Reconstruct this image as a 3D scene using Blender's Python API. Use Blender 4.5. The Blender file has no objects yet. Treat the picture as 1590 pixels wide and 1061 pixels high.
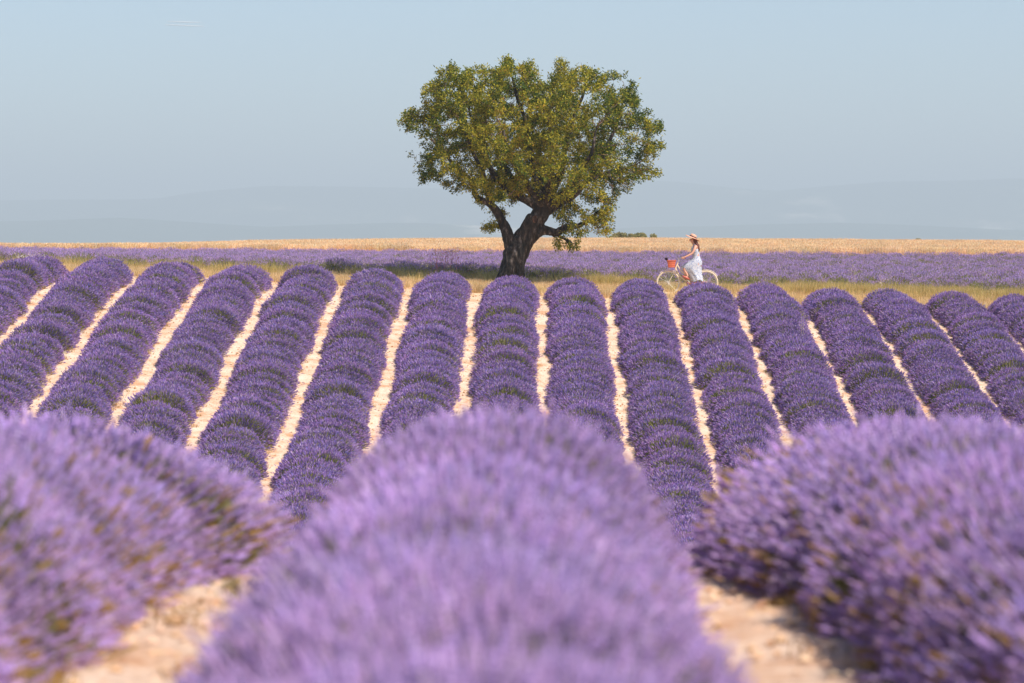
import bpy, math, random
import numpy as np
from mathutils import Vector, Matrix
R = math.radians
SC = bpy.context.scene
COL = SC.collection
random.seed(7)

# ------------------------------------------------------------------ camera
CAM_Z = 1.18
FPX = 4637.0                     # focal length in pixels of the 1590 px wide photograph
cam_d = bpy.data.cameras.new('camera')
cam = bpy.data.objects.new('camera', cam_d); COL.objects.link(cam)
cam_d.sensor_width = 36.0
cam_d.lens = FPX * 36.0 / 1590.0
cam.location = (0, 0, CAM_Z)
cam.rotation_euler = (R(90) - math.atan(145.5 / FPX), 0, math.atan(35 / FPX))
cam_d.clip_start = 0.1
cam_d.clip_end = 90000
cam_d.dof.use_dof = True
cam_d.dof.focus_distance = 84.0
cam_d.dof.aperture_fstop = 3.4
cam_d.dof.aperture_blades = 9
SC.camera = cam

# ------------------------------------------------------------------ sky and sun
SUN_EL, SUN_AZ = 52.0, 130.0      # azimuth clockwise from +Y: behind the camera, to the right
world = bpy.data.worlds.new('World'); SC.world = world
world.use_nodes = True
wn = world.node_tree; wn.nodes.clear()
w_out = wn.nodes.new('ShaderNodeOutputWorld')
w_bg = wn.nodes.new('ShaderNodeBackground'); w_bg.inputs['Strength'].default_value = 0.086
w_sky = wn.nodes.new('ShaderNodeTexSky'); w_sky.sky_type = 'NISHITA'
w_sky.sun_disc = False
w_sky.sun_elevation = R(SUN_EL); w_sky.sun_rotation = R(SUN_AZ)
w_sky.altitude = 600; w_sky.air_density = 1.0; w_sky.dust_density = 0.5; w_sky.ozone_density = 4.0
wn.links.new(w_sky.outputs[0], w_bg.inputs['Color'])
wn.links.new(w_bg.outputs[0], w_out.inputs['Surface'])
sun_d = bpy.data.lights.new('sun', 'SUN'); sun_d.energy = 4.2; sun_d.angle = R(0.6)
sun_d.color = (1.0, 0.91, 0.79)
sun = bpy.data.objects.new('sun', sun_d); COL.objects.link(sun)
sdir = Vector((math.sin(R(SUN_AZ)) * math.cos(R(SUN_EL)), math.cos(R(SUN_AZ)) * math.cos(R(SUN_EL)), math.sin(R(SUN_EL))))
sun.rotation_euler = sdir.to_track_quat('Z', 'Y').to_euler()
SC.view_settings.view_transform = 'Standard'
SC.view_settings.look = 'None'
SC.view_settings.exposure = 0.75
SC.view_settings.gamma = 1.0
SC.view_settings.use_curve_mapping = False
SC.cycles.use_denoising = True
try: SC.cycles.denoiser = 'OPENIMAGEDENOISE'
except Exception: pass
SC.cycles.max_bounces = 6
SC.cycles.diffuse_bounces = 3
SC.cycles.transparent_max_bounces = 8
SC.cycles.volume_bounces = 0

# ------------------------------------------------------------------ helpers
def tag(o, label=None, cat=None, group=None, kind=None):
    if label: o['label'] = label
    if cat: o['category'] = cat
    if group: o['group'] = group
    if kind: o['kind'] = kind
    return o

def empty(name, loc, rotz=0, parent=None):
    o = bpy.data.objects.new(name, None); COL.objects.link(o)
    o.location = loc; o.rotation_euler = (0, 0, rotz); o.empty_display_size = 0.2
    if parent: o.parent = parent
    return o

def vnoise(x, y, seed=0):
    """smooth 2D value noise, 0..1, vectorised"""
    x = np.asarray(x, float); y = np.asarray(y, float)
    xi = np.floor(x).astype(np.int64); yi = np.floor(y).astype(np.int64)
    fx = x - xi; fy = y - yi
    fx = fx * fx * (3 - 2 * fx); fy = fy * fy * (3 - 2 * fy)
    def h(a, b):
        n = (a * 374761393 + b * 668265263 + seed * 982451653) & 0x7fffffff
        n = ((n ^ (n >> 13)) * 1274126177) & 0x7fffffff
        n = (n ^ (n >> 16)) & 0xffffff
        return n / float(0xffffff)
    return (h(xi, yi) * (1 - fx) + h(xi + 1, yi) * fx) * (1 - fy) + (h(xi, yi + 1) * (1 - fx) + h(xi + 1, yi + 1) * fx) * fy

def fbm(x, y, seed=0, oct=4):
    s = 0; a = 0.5; t = 0
    for i in range(oct):
        s = s + a * vnoise(x * 2 ** i, y * 2 ** i, seed + i * 17); t += a; a *= 0.5
    return s / t

class Mesh:
    """collects triangles / quads with a colour per vertex; build() makes ONE mesh object"""
    def __init__(s): s.v = []; s.f = []; s.c = []; s.n = 0
    def add(s, v, f, c):
        v = np.asarray(v, float).reshape(-1, 3); f = np.asarray(f, np.int64)
        c = np.asarray(c, float)
        if c.ndim == 1: c = np.tile(c[:3], (len(v), 1))
        s.v.append(v); s.c.append(c[:, :3]); s.f.append(f + s.n); s.n += len(v)
    def mesh(s, name, mat=None, smooth=False):
        v = np.concatenate(s.v); c = np.concatenate(s.c)
        counts = []; idx = []
        for f in s.f:
            counts.append(np.full(len(f), f.shape[1])); idx.append(f.ravel())
        counts = np.concatenate(counts); idx = np.concatenate(idx)
        m = bpy.data.meshes.new(name)
        m.vertices.add(len(v)); m.vertices.foreach_set('co', v.ravel().astype(np.float32))
        m.loops.add(len(idx)); m.loops.foreach_set('vertex_index', idx.astype(np.int32))
        m.polygons.add(len(counts))
        starts = np.concatenate([[0], np.cumsum(counts)[:-1]])
        m.polygons.foreach_set('loop_start', starts.astype(np.int32))
        try: m.polygons.foreach_set('loop_total', counts.astype(np.int32))
        except Exception: pass
        m.update(calc_edges=True)
        at = m.color_attributes.new('tint', 'FLOAT_COLOR', 'POINT')
        at.data.foreach_set('color', np.concatenate([c, np.ones((len(c), 1))], 1).ravel().astype(np.float32))
        m.polygons.foreach_set('use_smooth', np.full(len(counts), smooth))
        if mat: m.materials.append(mat)
        return m
    def build(s, name, mat=None, parent=None, smooth=False, loc=(0, 0, 0)):
        o = bpy.data.objects.new(name, s.mesh(name, mat, smooth)); COL.objects.link(o)
        if parent: o.parent = parent
        o.location = loc
        return o

def frames(axis, rng):
    """two unit vectors orthogonal to each axis, randomly rolled"""
    a = axis / np.linalg.norm(axis, axis=1, keepdims=True)
    r = rng.normal(size=a.shape); r -= (r * a).sum(1, keepdims=True) * a
    u = r / np.linalg.norm(r, axis=1, keepdims=True)
    return a, u, np.cross(a, u)

def stamp(M, base, axis, L, rad, tv, tf, col, rng):
    """put template (tv: K x 3 as x,y,t) on every base/axis; L length, rad radius per item; col N x 3"""
    n = len(base); K = len(tv)
    a, u, w = frames(axis, rng)
    L = np.asarray(L).reshape(-1, 1, 1) * np.ones((n, 1, 1)); rad = np.asarray(rad).reshape(-1, 1, 1) * np.ones((n, 1, 1))
    V = base[:, None] + a[:, None] * tv[None, :, 2:3] * L + u[:, None] * tv[None, :, 0:1] * rad + w[:, None] * tv[None, :, 1:2] * rad
    F = (tf[None] + (np.arange(n) * K)[:, None, None]).reshape(-1, tf.shape[1])
    C = np.repeat(col, K, axis=0)
    M.add(V.reshape(-1, 3), F, C)

def bipyr(k, t0, tm, t1, r=1.0, off=0.0):
    v = [(0, 0, t0)] + [(r * math.cos(off + 2 * math.pi * i / k), r * math.sin(off + 2 * math.pi * i / k), tm) for i in range(k)] + [(0, 0, t1)]
    f = [(0, 1 + (i + 1) % k, 1 + i) for i in range(k)] + [(k + 1, 1 + i, 1 + (i + 1) % k) for i in range(k)]
    return v, f
def multi(parts):
    V = []; F = []
    for v, f in parts:
        F += [tuple(i + len(V) for i in q) for q in f]; V += v
    return np.array(V, float), np.array(F)
T_SPIKE = multi([bipyr(3, 0, .42, 1)])
T_WHORL = multi([bipyr(4, 0.00, .10, .26, .85), bipyr(4, .18, .32, .50, 1.05, .6), bipyr(4, .40, .52, .72, .95, 1.1), bipyr(3, .62, .74, 1.0, .6)])
T_BLADE = (np.array([(-1, 0, 0), (1, 0, 0), (0.5, .3, .6), (-.5, .3, .6), (0, .8, 1)], float), np.array([(0, 1, 2), (0, 2, 3), (3, 2, 4)]))
T_STEM = (np.array([(-1, 0, 0), (1, 0, 0), (1, 0, 1), (-1, 0, 1)], float), np.array([(0, 1, 2), (0, 2, 3)]))
T_LEAF = (np.array([(0, 0, 0), (1, .25, .45), (0, 0, 1), (-1, .25, .45)], float), np.array([(0, 1, 2), (0, 2, 3)]))

def tube(M, pts, radii, k=8, col=(1, 1, 1), cap=True):
    pts = np.asarray(pts, float); n = len(pts)
    radii = np.ones(n) * radii if np.ndim(radii) == 0 else np.asarray(radii, float)
    t = np.gradient(pts, axis=0); t /= (np.linalg.norm(t, axis=1, keepdims=True) + 1e-9)
    u = np.cross(t[0], (0, 0, 1.0)); 
    if np.linalg.norm(u) < .1: u = np.cross(t[0], (1.0, 0, 0))
    V = []
    for i in range(n):
        u = u - np.dot(u, t[i]) * t[i]; u /= np.linalg.norm(u); w = np.cross(t[i], u)
        for j in range(k):
            a = 2 * math.pi * j / k
            V.append(pts[i] + radii[i] * (math.cos(a) * u + math.sin(a) * w))
    F = [(i * k + j, i * k + (j + 1) % k, (i + 1) * k + (j + 1) % k, (i + 1) * k + j) for i in range(n - 1) for j in range(k)]
    M.add(V, F, col)
    if cap:
        for i, s in ((0, 1), (n - 1, -1)):
            ring = [V[i * k + j] for j in range(k)][::s] + [pts[i]]
            M.add(ring, [(((j + 1) % k), j, k) for j in range(k)], col)

def nodes_mat(name):
    m = bpy.data.materials.new(name); m.use_nodes = True
    nt = m.node_tree; nt.nodes.clear()
    return m, nt, nt.nodes.new('ShaderNodeOutputMaterial')

def mat_tint(name, transl=0.25, rough=0.8, var=0.08, hue=0.02):
    """diffuse + translucent, colour from the 'tint' attribute, small shift per object"""
    m, nt, out = nodes_mat(name); N = nt.nodes; Lk = nt.links
    at = N.new('ShaderNodeAttribute'); at.attribute_name = 'tint'
    oi = N.new('ShaderNodeObjectInfo')
    hs = N.new('ShaderNodeHueSaturation')
    mr = N.new('ShaderNodeMapRange'); mr.inputs['To Min'].default_value = .5 - hue; mr.inputs['To Max'].default_value = .5 + hue
    mv = N.new('ShaderNodeMapRange'); mv.inputs['To Min'].default_value = 1 - var; mv.inputs['To Max'].default_value = 1 + var
    mu = N.new('ShaderNodeMath'); mu.operation = 'MULTIPLY'; mu.inputs[1].default_value = 7.31
    fr = N.new('ShaderNodeMath'); fr.operation = 'FRACT'
    Lk.new(oi.outputs['Random'], mr.inputs['Value']); Lk.new(oi.outputs['Random'], mu.inputs[0]); Lk.new(mu.outputs[0], fr.inputs[0]); Lk.new(fr.outputs[0], mv.inputs['Value'])
    Lk.new(at.outputs['Color'], hs.inputs['Color']); Lk.new(mr.outputs[0], hs.inputs['Hue']); Lk.new(mv.outputs[0], hs.inputs['Value'])
    d = N.new('ShaderNodeBsdfDiffuse'); d.inputs['Roughness'].default_value = 0.5
    t = N.new('ShaderNodeBsdfTranslucent'); mx = N.new('ShaderNodeMixShader'); mx.inputs[0].default_value = transl
    Lk.new(hs.outputs[0], d.inputs['Color']); Lk.new(hs.outputs[0], t.inputs['Color'])
    Lk.new(d.outputs[0], mx.inputs[1]); Lk.new(t.outputs[0], mx.inputs[2]); Lk.new(mx.outputs[0], out.inputs['Surface'])
    return m

def mat_plain(name, col, rough=0.5, metal=0.0, noise=0.0, nscale=8.0):
    m, nt, out = nodes_mat(name); N = nt.nodes; Lk = nt.links
    p = N.new('ShaderNodeBsdfPrincipled'); p.inputs['Roughness'].default_value = rough; p.inputs['Metallic'].default_value = metal
    tc = N.new('ShaderNodeTexCoord'); nz = N.new('ShaderNodeTexNoise'); nz.inputs['Scale'].default_value = nscale; nz.inputs['Detail'].default_value = 5
    mx = N.new('ShaderNodeMix'); mx.data_type = 'RGBA'
    mx.inputs['A'].default_value = (*[c * (1 - noise) for c in col], 1); mx.inputs['B'].default_value = (*[min(1, c * (1 + noise)) for c in col], 1)
    Lk.new(tc.outputs['Object'], nz.inputs['Vector']); Lk.new(nz.outputs['Fac'], mx.inputs['Factor']); Lk.new(mx.outputs['Result'], p.inputs['Base Color'])
    Lk.new(p.outputs[0], out.inputs['Surface'])
    return m

# ------------------------------------------------------------------ the lie of the land
PD = np.array([0, 9, 10.5, 12, 14, 18, 24, 32, 40, 47, 53, 59.2, 65.2, 72, 77.5, 81, 86, 95, 110, 125, 142])
PZ = np.array([0, 0, -.02, -.10, -.32, -1.05, -2.1, -3.2, -4.0, -4.35, -4.15, -3.4, -2.4, -1.22, -.36, -.12, -.03, .03, .12, .27, .45])
_d = np.arange(-20, 142.01, .25); _z = np.interp(_d, PD, PZ)
_k = np.hanning(13); _k /= _k.sum(); _zs = np.convolve(np.pad(_z, 6, 'edge'), _k, 'valid')
CR_X = np.array([-60, -36, -27, -17.7, -9, -1.3, 7.5, 32.8, 60.0])
CR_Z = np.array([1.01, 1.09, 1.34, 1.59, 1.70, 1.76, 1.74, 1.57, 1.40]) - .72
def ground(x, y):
    x = np.asarray(x, float); y = np.asarray(y, float)
    w = np.interp(y, [44, 56, 84, 100], [0, 1, 1, 0])
    xc = np.clip(x, -40, 40)
    z = np.interp(y - .2 * xc * w, _d, _zs)
    z = z + np.interp(y, [40, 55, 82, 95, 142, 175], [0, -.042, -.042, -.024, -.006, 0]) * (xc - 1.0)
    crest = np.interp(x, CR_X, CR_Z)
    b = np.clip((y - 142) / 58, 0, 1); b = b * b * (3 - 2 * b)
    z = z * (1 - b) + crest * b
    far = np.clip((y - 215) / 400, 0, 1)
    z = np.where(y > 215, crest * (1 - far) + far * -14, z)
    return z

def grow(a, step, lim, f=1.35):
    o = []
    while a < lim:
        step *= f; a += step; o.append(a)
    return o
gy = np.concatenate([[-14000, -6000, -2000, -600, -200, -60, -20, -8], np.arange(-4, 1, 1), np.arange(1, 20, .1), np.arange(20, 50, .5), np.arange(50, 96, .2), np.arange(96, 240, 1.5), 240 + np.array(grow(0, 3, 14000))])
gxp = np.concatenate([np.arange(0, 5, .1), np.arange(5, 22, .3), np.arange(22, 60, 1.5), 60 + np.array(grow(0, 4, 13000))])
gx = np.concatenate([-gxp[:0:-1], gxp])
X, Y = np.meshgrid(gx, gy)
Z = ground(X, Y)
near = (np.abs(X) < 22) & (Y < 97) & (Y > 0)
Z = Z + near * ((fbm(X * 3, Y * 3, 3) - .5) * .05 + (fbm(X * 9, Y * 9, 5, 3) - .5) * .035 * (Y < 22))
G = Mesh()
ny, nx = X.shape
ii = (np.arange(ny - 1)[:, None] * nx + np.arange(nx - 1)[None]).ravel()
G.add(np.stack([X, Y, Z], -1).reshape(-1, 3), np.stack([ii, ii + 1, ii + nx + 1, ii + nx], 1), (1, 1, 1))
m_soil, nt, out = nodes_mat('dry_stony_soil'); N = nt.nodes; Lk = nt.links
geo = N.new('ShaderNodeNewGeometry')
def noise(scale, detail=6, rough=.6, vec=None):
    n = N.new('ShaderNodeTexNoise'); n.inputs['Scale'].default_value = scale; n.inputs['Detail'].default_value = detail; n.inputs['Roughness'].default_value = rough
    Lk.new(vec or geo.outputs['Position'], n.inputs['Vector']); return n.outputs['Fac']
def ramp(fac, stops):
    r = N.new('ShaderNodeValToRGB'); e = r.color_ramp.elements
    while len(e) < len(stops): e.new(.5)
    for i, (p, c) in enumerate(stops): e[i].position = p; e[i].color = (*c, 1)
    Lk.new(fac, r.inputs[0]); return r.outputs[0]
c1 = ramp(noise(2.2), [(.36, (.60, .34, .20)), (.50, (.74, .54, .41)), (.72, (.83, .67, .55))])
c2 = ramp(noise(26, 4), [(.36, (.62, .45, .33)), (.55, (1, 1, 1))])
mm = N.new('ShaderNodeMix'); mm.data_type = 'RGBA'; mm.blend_type = 'MULTIPLY'; mm.inputs['Factor'].default_value = .45
Lk.new(c1, mm.inputs['A']); Lk.new(c2, mm.inputs['B'])
# straw litter on the strip behind the rows and under the crops, dull earth on the plain
sep = N.new('ShaderNodeSeparateXYZ'); Lk.new(geo.outputs['Position'], sep.inputs[0])
def stepy(a, b):
    r = N.new('ShaderNodeMapRange'); r.inputs['From Min'].default_value = a; r.inputs['From Max'].default_value = b; Lk.new(sep.outputs['Y'], r.inputs['Value']); return r.outputs[0]
straw = ramp(noise(3.5, 5), [(.3, (.50, .30, .12)), (.6, (.72, .50, .27))])
m2 = N.new('ShaderNodeMix'); m2.data_type = 'RGBA'; Lk.new(stepy(77, 83), m2.inputs['Factor']); Lk.new(mm.outputs['Result'], m2.inputs['A']); Lk.new(straw, m2.inputs['B'])
plain = ramp(noise(.004, 5), [(.4, (.10, .12, .05)), (.6, (.30, .25, .13))])
m3 = N.new('ShaderNodeMix'); m3.data_type = 'RGBA'; Lk.new(stepy(260, 420), m3.inputs['Factor']); Lk.new(m2.outputs['Result'], m3.inputs['A']); Lk.new(plain, m3.inputs['B'])
pr = N.new('ShaderNodeBsdfPrincipled'); pr.inputs['Roughness'].default_value = .95
bp = N.new('ShaderNodeBump'); bp.inputs['Strength'].default_value = .8; bp.inputs['Distance'].default_value = .03
Lk.new(noise(22, 8, .7), bp.inputs['Height']); Lk.new(bp.outputs[0], pr.inputs['Normal'])
Lk.new(m3.outputs['Result'], pr.inputs['Base Color']); Lk.new(pr.outputs[0], out.inputs['Surface'])
tag(G.build('ground', m_soil, smooth=True), kind='structure')

# ------------------------------------------------------------------ distant hills and the air
def px2w(px, py, D): return ((px - 830) / FPX * D, D, CAM_Z + (385 - py) / FPX * D)
m_hill, nt, out = nodes_mat('wooded_hillside'); N = nt.nodes; Lk = nt.links
geo = N.new('ShaderNodeNewGeometry')
mp = N.new('ShaderNodeMapping'); mp.inputs['Scale'].default_value = (1, .4, 3.5); Lk.new(geo.outputs['Position'], mp.inputs[0])
h1 = ramp(noise(.0016, 7, .62, mp.outputs[0]), [(.52, (.045, .075, .035)), (.60, (.10, .13, .06)), (.66, (.62, .56, .45))])
pr = N.new('ShaderNodeBsdfDiffuse'); Lk.new(h1, pr.inputs[0]); Lk.new(pr.outputs[0], out.inputs['Surface'])
def hill(prof, D, depth, seed, name='hills'):
    px = np.array([p[0] for p in prof], float); py = np.array([p[1] for p in prof], float)
    xs = np.linspace(-8500, 8500, 340); base = -16
    pxx = xs / D * FPX + 830
    top = CAM_Z + (385 - np.interp(pxx, px, py)) / FPX * D + (fbm(xs / 300, xs * 0 + seed, seed) - .5) * 7
    ts = np.linspace(0, 1, 40); V = np.zeros((40, 340, 3))
    for i, t in enumerate(ts):
        f = math.sin(t * math.pi) ** .8
        n = (fbm(xs / 500 + seed, np.full_like(xs, t * 5), seed + 3) - .5) * .45 * math.sin(t * math.pi * 2) ** 2
        V[i, :, 0] = xs; V[i, :, 1] = D + (t - .5) * depth; V[i, :, 2] = base + (top - base) * np.clip(f + n, 0, 1)
    idx = (np.arange(39)[:, None] * 340 + np.arange(339)[None]).ravel()
    m = Mesh(); m.add(V.reshape(-1, 3), np.stack([idx, idx + 1, idx + 341, idx + 340], 1), (1, 1, 1))
    return tag(m.build(name, m_hill, smooth=True), kind='structure')
hill([(-900, 330), (-300, 312), (0, 312), (180, 310), (250, 308), (300, 299), (420, 289), (560, 291), (700, 293), (880, 290), (1010, 284), (1070, 288), (1130, 294), (1210, 296), (1290, 289), (1370, 283), (1480, 281), (1600, 279), (2000, 270), (2600, 300)], 11500, 2600, 1)
hill([(-900, 350), (0, 345), (200, 338), (420, 352), (640, 345), (900, 357), (1100, 352), (1300, 346), (1450, 350), (1600, 358), (2400, 350)], 8200, 1800, 9)

m_haze, nt, out = nodes_mat('summer_haze')
vol = nt.nodes.new('ShaderNodeVolumePrincipled'); vol.inputs['Density'].default_value = 2.95e-4; vol.inputs['Color'].default_value = (.80, .925, 1.0, 1); vol.inputs['Anisotropy'].default_value = 0.0
nt.links.new(vol.outputs[0], out.inputs['Volume'])
H = Mesh(); bx0, bx1, by0, by1, bz0, bz1 = -14500, 14500, -14500, 15500, -17, 330
H.add([(bx0, by0, bz0), (bx1, by0, bz0), (bx1, by1, bz0), (bx0, by1, bz0), (bx0, by0, bz1), (bx1, by0, bz1), (bx1, by1, bz1), (bx0, by1, bz1)],
      [(0, 3, 2, 1), (4, 5, 6, 7), (0, 1, 5, 4), (1, 2, 6, 5), (2, 3, 7, 6), (3, 0, 4, 7)], (1, 1, 1))
tag(H.build('haze', m_haze), kind='stuff')

# two short vapour trails high in the sky
m_trail, nt, out = nodes_mat('vapour')
e_ = nt.nodes.new('ShaderNodeBsdfDiffuse'); e_.inputs[0].default_value = (.9, .9, .92, 1)
t_ = nt.nodes.new('ShaderNodeBsdfTransparent'); x_ = nt.nodes.new('ShaderNodeMixShader'); x_.inputs[0].default_value = .9
nt.links.new(t_.outputs[0], x_.inputs[1]); nt.links.new(e_.outputs[0], x_.inputs[2]); nt.links.new(x_.outputs[0], out.inputs[0])
for (pa, pb, lab) in (((261, 34.5), (313, 36.0), 'upper of two thin white vapour trails in the pale sky'), ((257, 39.5), (318, 42.0), 'lower and longer of two thin white vapour trails in the sky')):
    a = np.array(px2w(*pa, 32000)); b = np.array(px2w(*pb, 32000))
    t = np.linspace(0, 1, 14)[:, None]
    M = Mesh(); tube(M, a + (b - a) * t + np.array([0, 0, 1]) * (np.sin(t * 9) * .5), 6.0 * np.sin(np.linspace(.08, .92, 14) * math.pi) ** .5, 8)
    tag(M.build('vapour_trail', m_trail, smooth=True), lab, 'vapour trail', 'vapour trails in the sky')

# ------------------------------------------------------------------ lavender
m_lav = mat_tint('lavender_plant', .38, var=.08, hue=.012)
PUR = np.array([(.300, .200, .510), (.410, .255, .570), (.500, .310, .590), (.300, .240, .590), (.590, .470, .650)])
PURW = np.array([.22, .28, .24, .16, .10])
GRN = np.array([(.21, .225, .075), (.29, .29, .095), (.37, .35, .13), (.46, .42, .21)])
OCH = np.array([(.50, .31, .09), (.58, .40, .16), (.38, .24, .09)])

def bush_mesh(seed, n, near=False, ochre=0.0, bare=0.0, name='lavender_bush', pale=0.0):
    rng = np.random.default_rng(seed); M = Mesh()
    RX, RZ = .70, .64
    z = rng.random(n) ** .92; ph = rng.random(n) * 2 * math.pi
    d = np.stack([np.sqrt(1 - z * z) * np.cos(ph), np.sqrt(1 - z * z) * np.sin(ph), z], 1)
    lump = 1 + .10 * (vnoise(ph * 1.6 + seed, z * 3.5, seed) - .5) + .07 * (vnoise(ph * 5, z * 9, seed + 1) - .5)
    rad = (.86 + .15 * rng.beta(2.2, 2, n)) * lump
    rad += (rng.random(n) < .04) * rng.random(n) * .10
    P = d * np.array([RX, RX, RZ]) * rad[:, None]
    ax = P - np.array([0, 0, -.05]); ax /= np.linalg.norm(ax, axis=1, keepdims=True)
    ax = ax + rng.normal(size=ax.shape) * .13 + np.array([0, 0, .12])
    ax /= np.linalg.norm(ax, axis=1, keepdims=True)
    # thin patches where the foliage shows
    patch = vnoise(ph * 1.3 + 5, z * 2.6 + seed, seed + 4)
    keep = rng.random(n) < np.where(patch < .22 + bare, .45 if bare < .5 else .22, 1.0)
    keep &= ~((z < .10) & (rng.random(n) < .5))
    P, ax, z, ph = P[keep], ax[keep], z[keep], ph[keep]; n = len(P)
    if near: L = rng.uniform(.035, .07, n); r = rng.uniform(.0055, .0085, n); T = T_WHORL
    else:    L = rng.uniform(.045, .080, n); r = rng.uniform(.007, .0105, n); T = T_SPIKE
    w = PURW
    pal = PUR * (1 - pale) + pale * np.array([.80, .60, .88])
    ci = rng.choice(5, n, p=w); col = pal[ci] * rng.uniform(.82, 1.18, (n, 1))
    cl = vnoise(ph * 2.2, z * 4, seed + 9)[:, None]
    col = col * (.88 + .24 * cl)
    if ochre > 0:
        o = rng.random(n) < ochre * np.clip(1.25 - z * 1.3, 0, 1) * (vnoise(ph * 7, z * 10, seed + 2) > .60) * 2
        col[o] = OCH[rng.integers(0, 3, o.sum())]
    stamp(M, P - ax * L[:, None] * .5, ax, L, r, *T, col, rng)
    # stems
    sl = rng.uniform(.13, .26, n); sc = GRN[rng.integers(0, 4, n)] * rng.uniform(.8, 1.15, (n, 1))
    stamp(M, P - ax * (L[:, None] * .5 + sl[:, None]), ax, sl * 1.05, .0016 if near else .0032, *T_STEM, sc, rng)
    # leafy base
    nl = n // (2 if near else 3)
    z2 = rng.random(nl); p2 = rng.random(nl) * 2 * math.pi
    d2 = np.stack([np.sqrt(1 - z2 * z2) * np.cos(p2), np.sqrt(1 - z2 * z2) * np.sin(p2), z2], 1)
    P2 = d2 * np.array([RX, RX, RZ]) * rng.uniform(.56, .76, (nl, 1))
    a2 = d2 + rng.normal(size=d2.shape) * .3 + np.array([0, 0, .35])
    gc = GRN[rng.integers(0, 3, nl)] * rng.uniform(.8, 1.25, (nl, 1))
    if ochre > 0:
        o = (rng.random(nl) < ochre * 1.5 * np.clip(1 - z2 * 1.6, 0, 1)); gc[o] = OCH[rng.integers(0, 3, o.sum())]
    stamp(M, P2, a2, rng.uniform(.07, .16, nl), rng.uniform(.004, .009, nl), *T_BLADE, gc, rng)
    # dense inner mass
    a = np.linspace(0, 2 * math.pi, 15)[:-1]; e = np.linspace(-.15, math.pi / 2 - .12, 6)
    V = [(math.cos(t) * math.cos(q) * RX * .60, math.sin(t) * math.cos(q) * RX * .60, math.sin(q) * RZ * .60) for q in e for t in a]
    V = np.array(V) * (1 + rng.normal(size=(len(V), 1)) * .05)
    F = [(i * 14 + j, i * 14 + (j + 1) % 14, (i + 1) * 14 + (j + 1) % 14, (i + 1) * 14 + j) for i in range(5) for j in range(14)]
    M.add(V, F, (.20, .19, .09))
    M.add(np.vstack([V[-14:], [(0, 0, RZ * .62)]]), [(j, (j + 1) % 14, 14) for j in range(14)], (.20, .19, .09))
    return M.mesh(name, m_lav)

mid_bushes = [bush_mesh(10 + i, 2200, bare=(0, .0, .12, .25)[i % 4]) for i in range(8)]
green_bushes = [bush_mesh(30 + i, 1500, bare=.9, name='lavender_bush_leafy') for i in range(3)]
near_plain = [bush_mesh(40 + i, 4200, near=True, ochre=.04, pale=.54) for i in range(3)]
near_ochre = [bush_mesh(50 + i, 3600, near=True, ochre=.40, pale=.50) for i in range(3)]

def lavender_row(xc, y0, y1, label, group, meshes, step=(.34, .47), size=(.97, 1.04), seed=0, bend=0.0, width=1.0, height=1.0, taper=0.0):
    rng = random.Random(seed)
    z0 = float(ground(xc, y1))
    root = empty('lavender_row', (xc, y1, z0)); tag(root, label, 'lavender row', group)
    y = y1; k = 0; gap = 0; big = False
    while y > y0:
        was = big; gap += 1; big = gap >= 4 and rng.random() < .5
        s = rng.uniform(*size) * (1.03 if big else .98); hf = (rng.uniform(1.0, 1.05) if big else rng.uniform(.94, 1.0)) * (1 + .06 * math.sin(y * 1.35 + seed * 2.1) + .04 * math.sin(y * .61 + seed))
        if big: gap = 0
        leafy = was and meshes is mid_bushes and rng.random() < .30
        if leafy: hf = rng.uniform(.84, .90)
        wf = width * (1 + taper * max(0, 1 - (y1 - y) / 3.2))
        x = xc + rng.uniform(-.05, .05) + .045 * math.sin(y * .9 + seed * 1.7) + bend * (y1 - y)
        z = float(ground(x, y)) - .03
        kinds = green_bushes if leafy else meshes
        o = bpy.data.objects.new('lavender_bush', kinds[rng.randrange(len(kinds))]); COL.objects.link(o)
        o.parent = root; o.location = (x - xc, y - y1, z - z0)
        o.rotation_euler = (rng.uniform(-.05, .05), rng.uniform(-.05, .05), rng.uniform(0, 6.283))
        o.scale = (s * wf * rng.uniform(.97, 1.03), s * wf * rng.uniform(.97, 1.03), s * height * hf)
        y -= rng.uniform(*step) * (1.15 if big else 1.0); k += 1
    return root

ORD = ['', 'first', 'second', 'third', 'fourth', 'fifth', 'sixth', 'seventh', 'eighth', 'ninth']
for k in range(-8, 10):
    xc = -.68 + (1.752 if k < 0 else 1.735) * k
    yend = 80.3 + .2 * xc
    if k == 0: lab = 'rounded lavender row running straight up to the foot of the tree'
    elif k == 3: lab = 'lavender row ending just below the bicycle, third right of the tree row'
    else: lab = f'{ORD[abs(k)]} lavender row to the {"left" if k < 0 else "right"} of the row that meets the tree trunk'
    lavender_row(xc, 47.5, yend, lab, 'clipped lavender rows climbing the slope', mid_bushes, seed=100 + k, width=1.08, height=1.0)

lavender_row(-.23, 2.3, 12.4, 'blurred central lavender row in the foreground between two bare paths', 'out of focus lavender rows nearest the camera', near_plain, step=(.30, .42), seed=3, width=.915, height=.95, bend=.02)
lavender_row(-1.86, 4.2, 12.5, 'blurred foreground lavender row on the left of the pale path', 'out of focus lavender rows nearest the camera', near_ochre, step=(.30, .42), seed=4, width=.93, height=1.0, taper=.55, bend=-.018)
lavender_row(1.53, 4.2, 12.4, 'blurred foreground lavender row on the right flecked with ochre stalks', 'out of focus lavender rows nearest the camera', near_ochre, step=(.30, .42), seed=5, width=.97, height=1.0, taper=.52, bend=.012)

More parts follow.
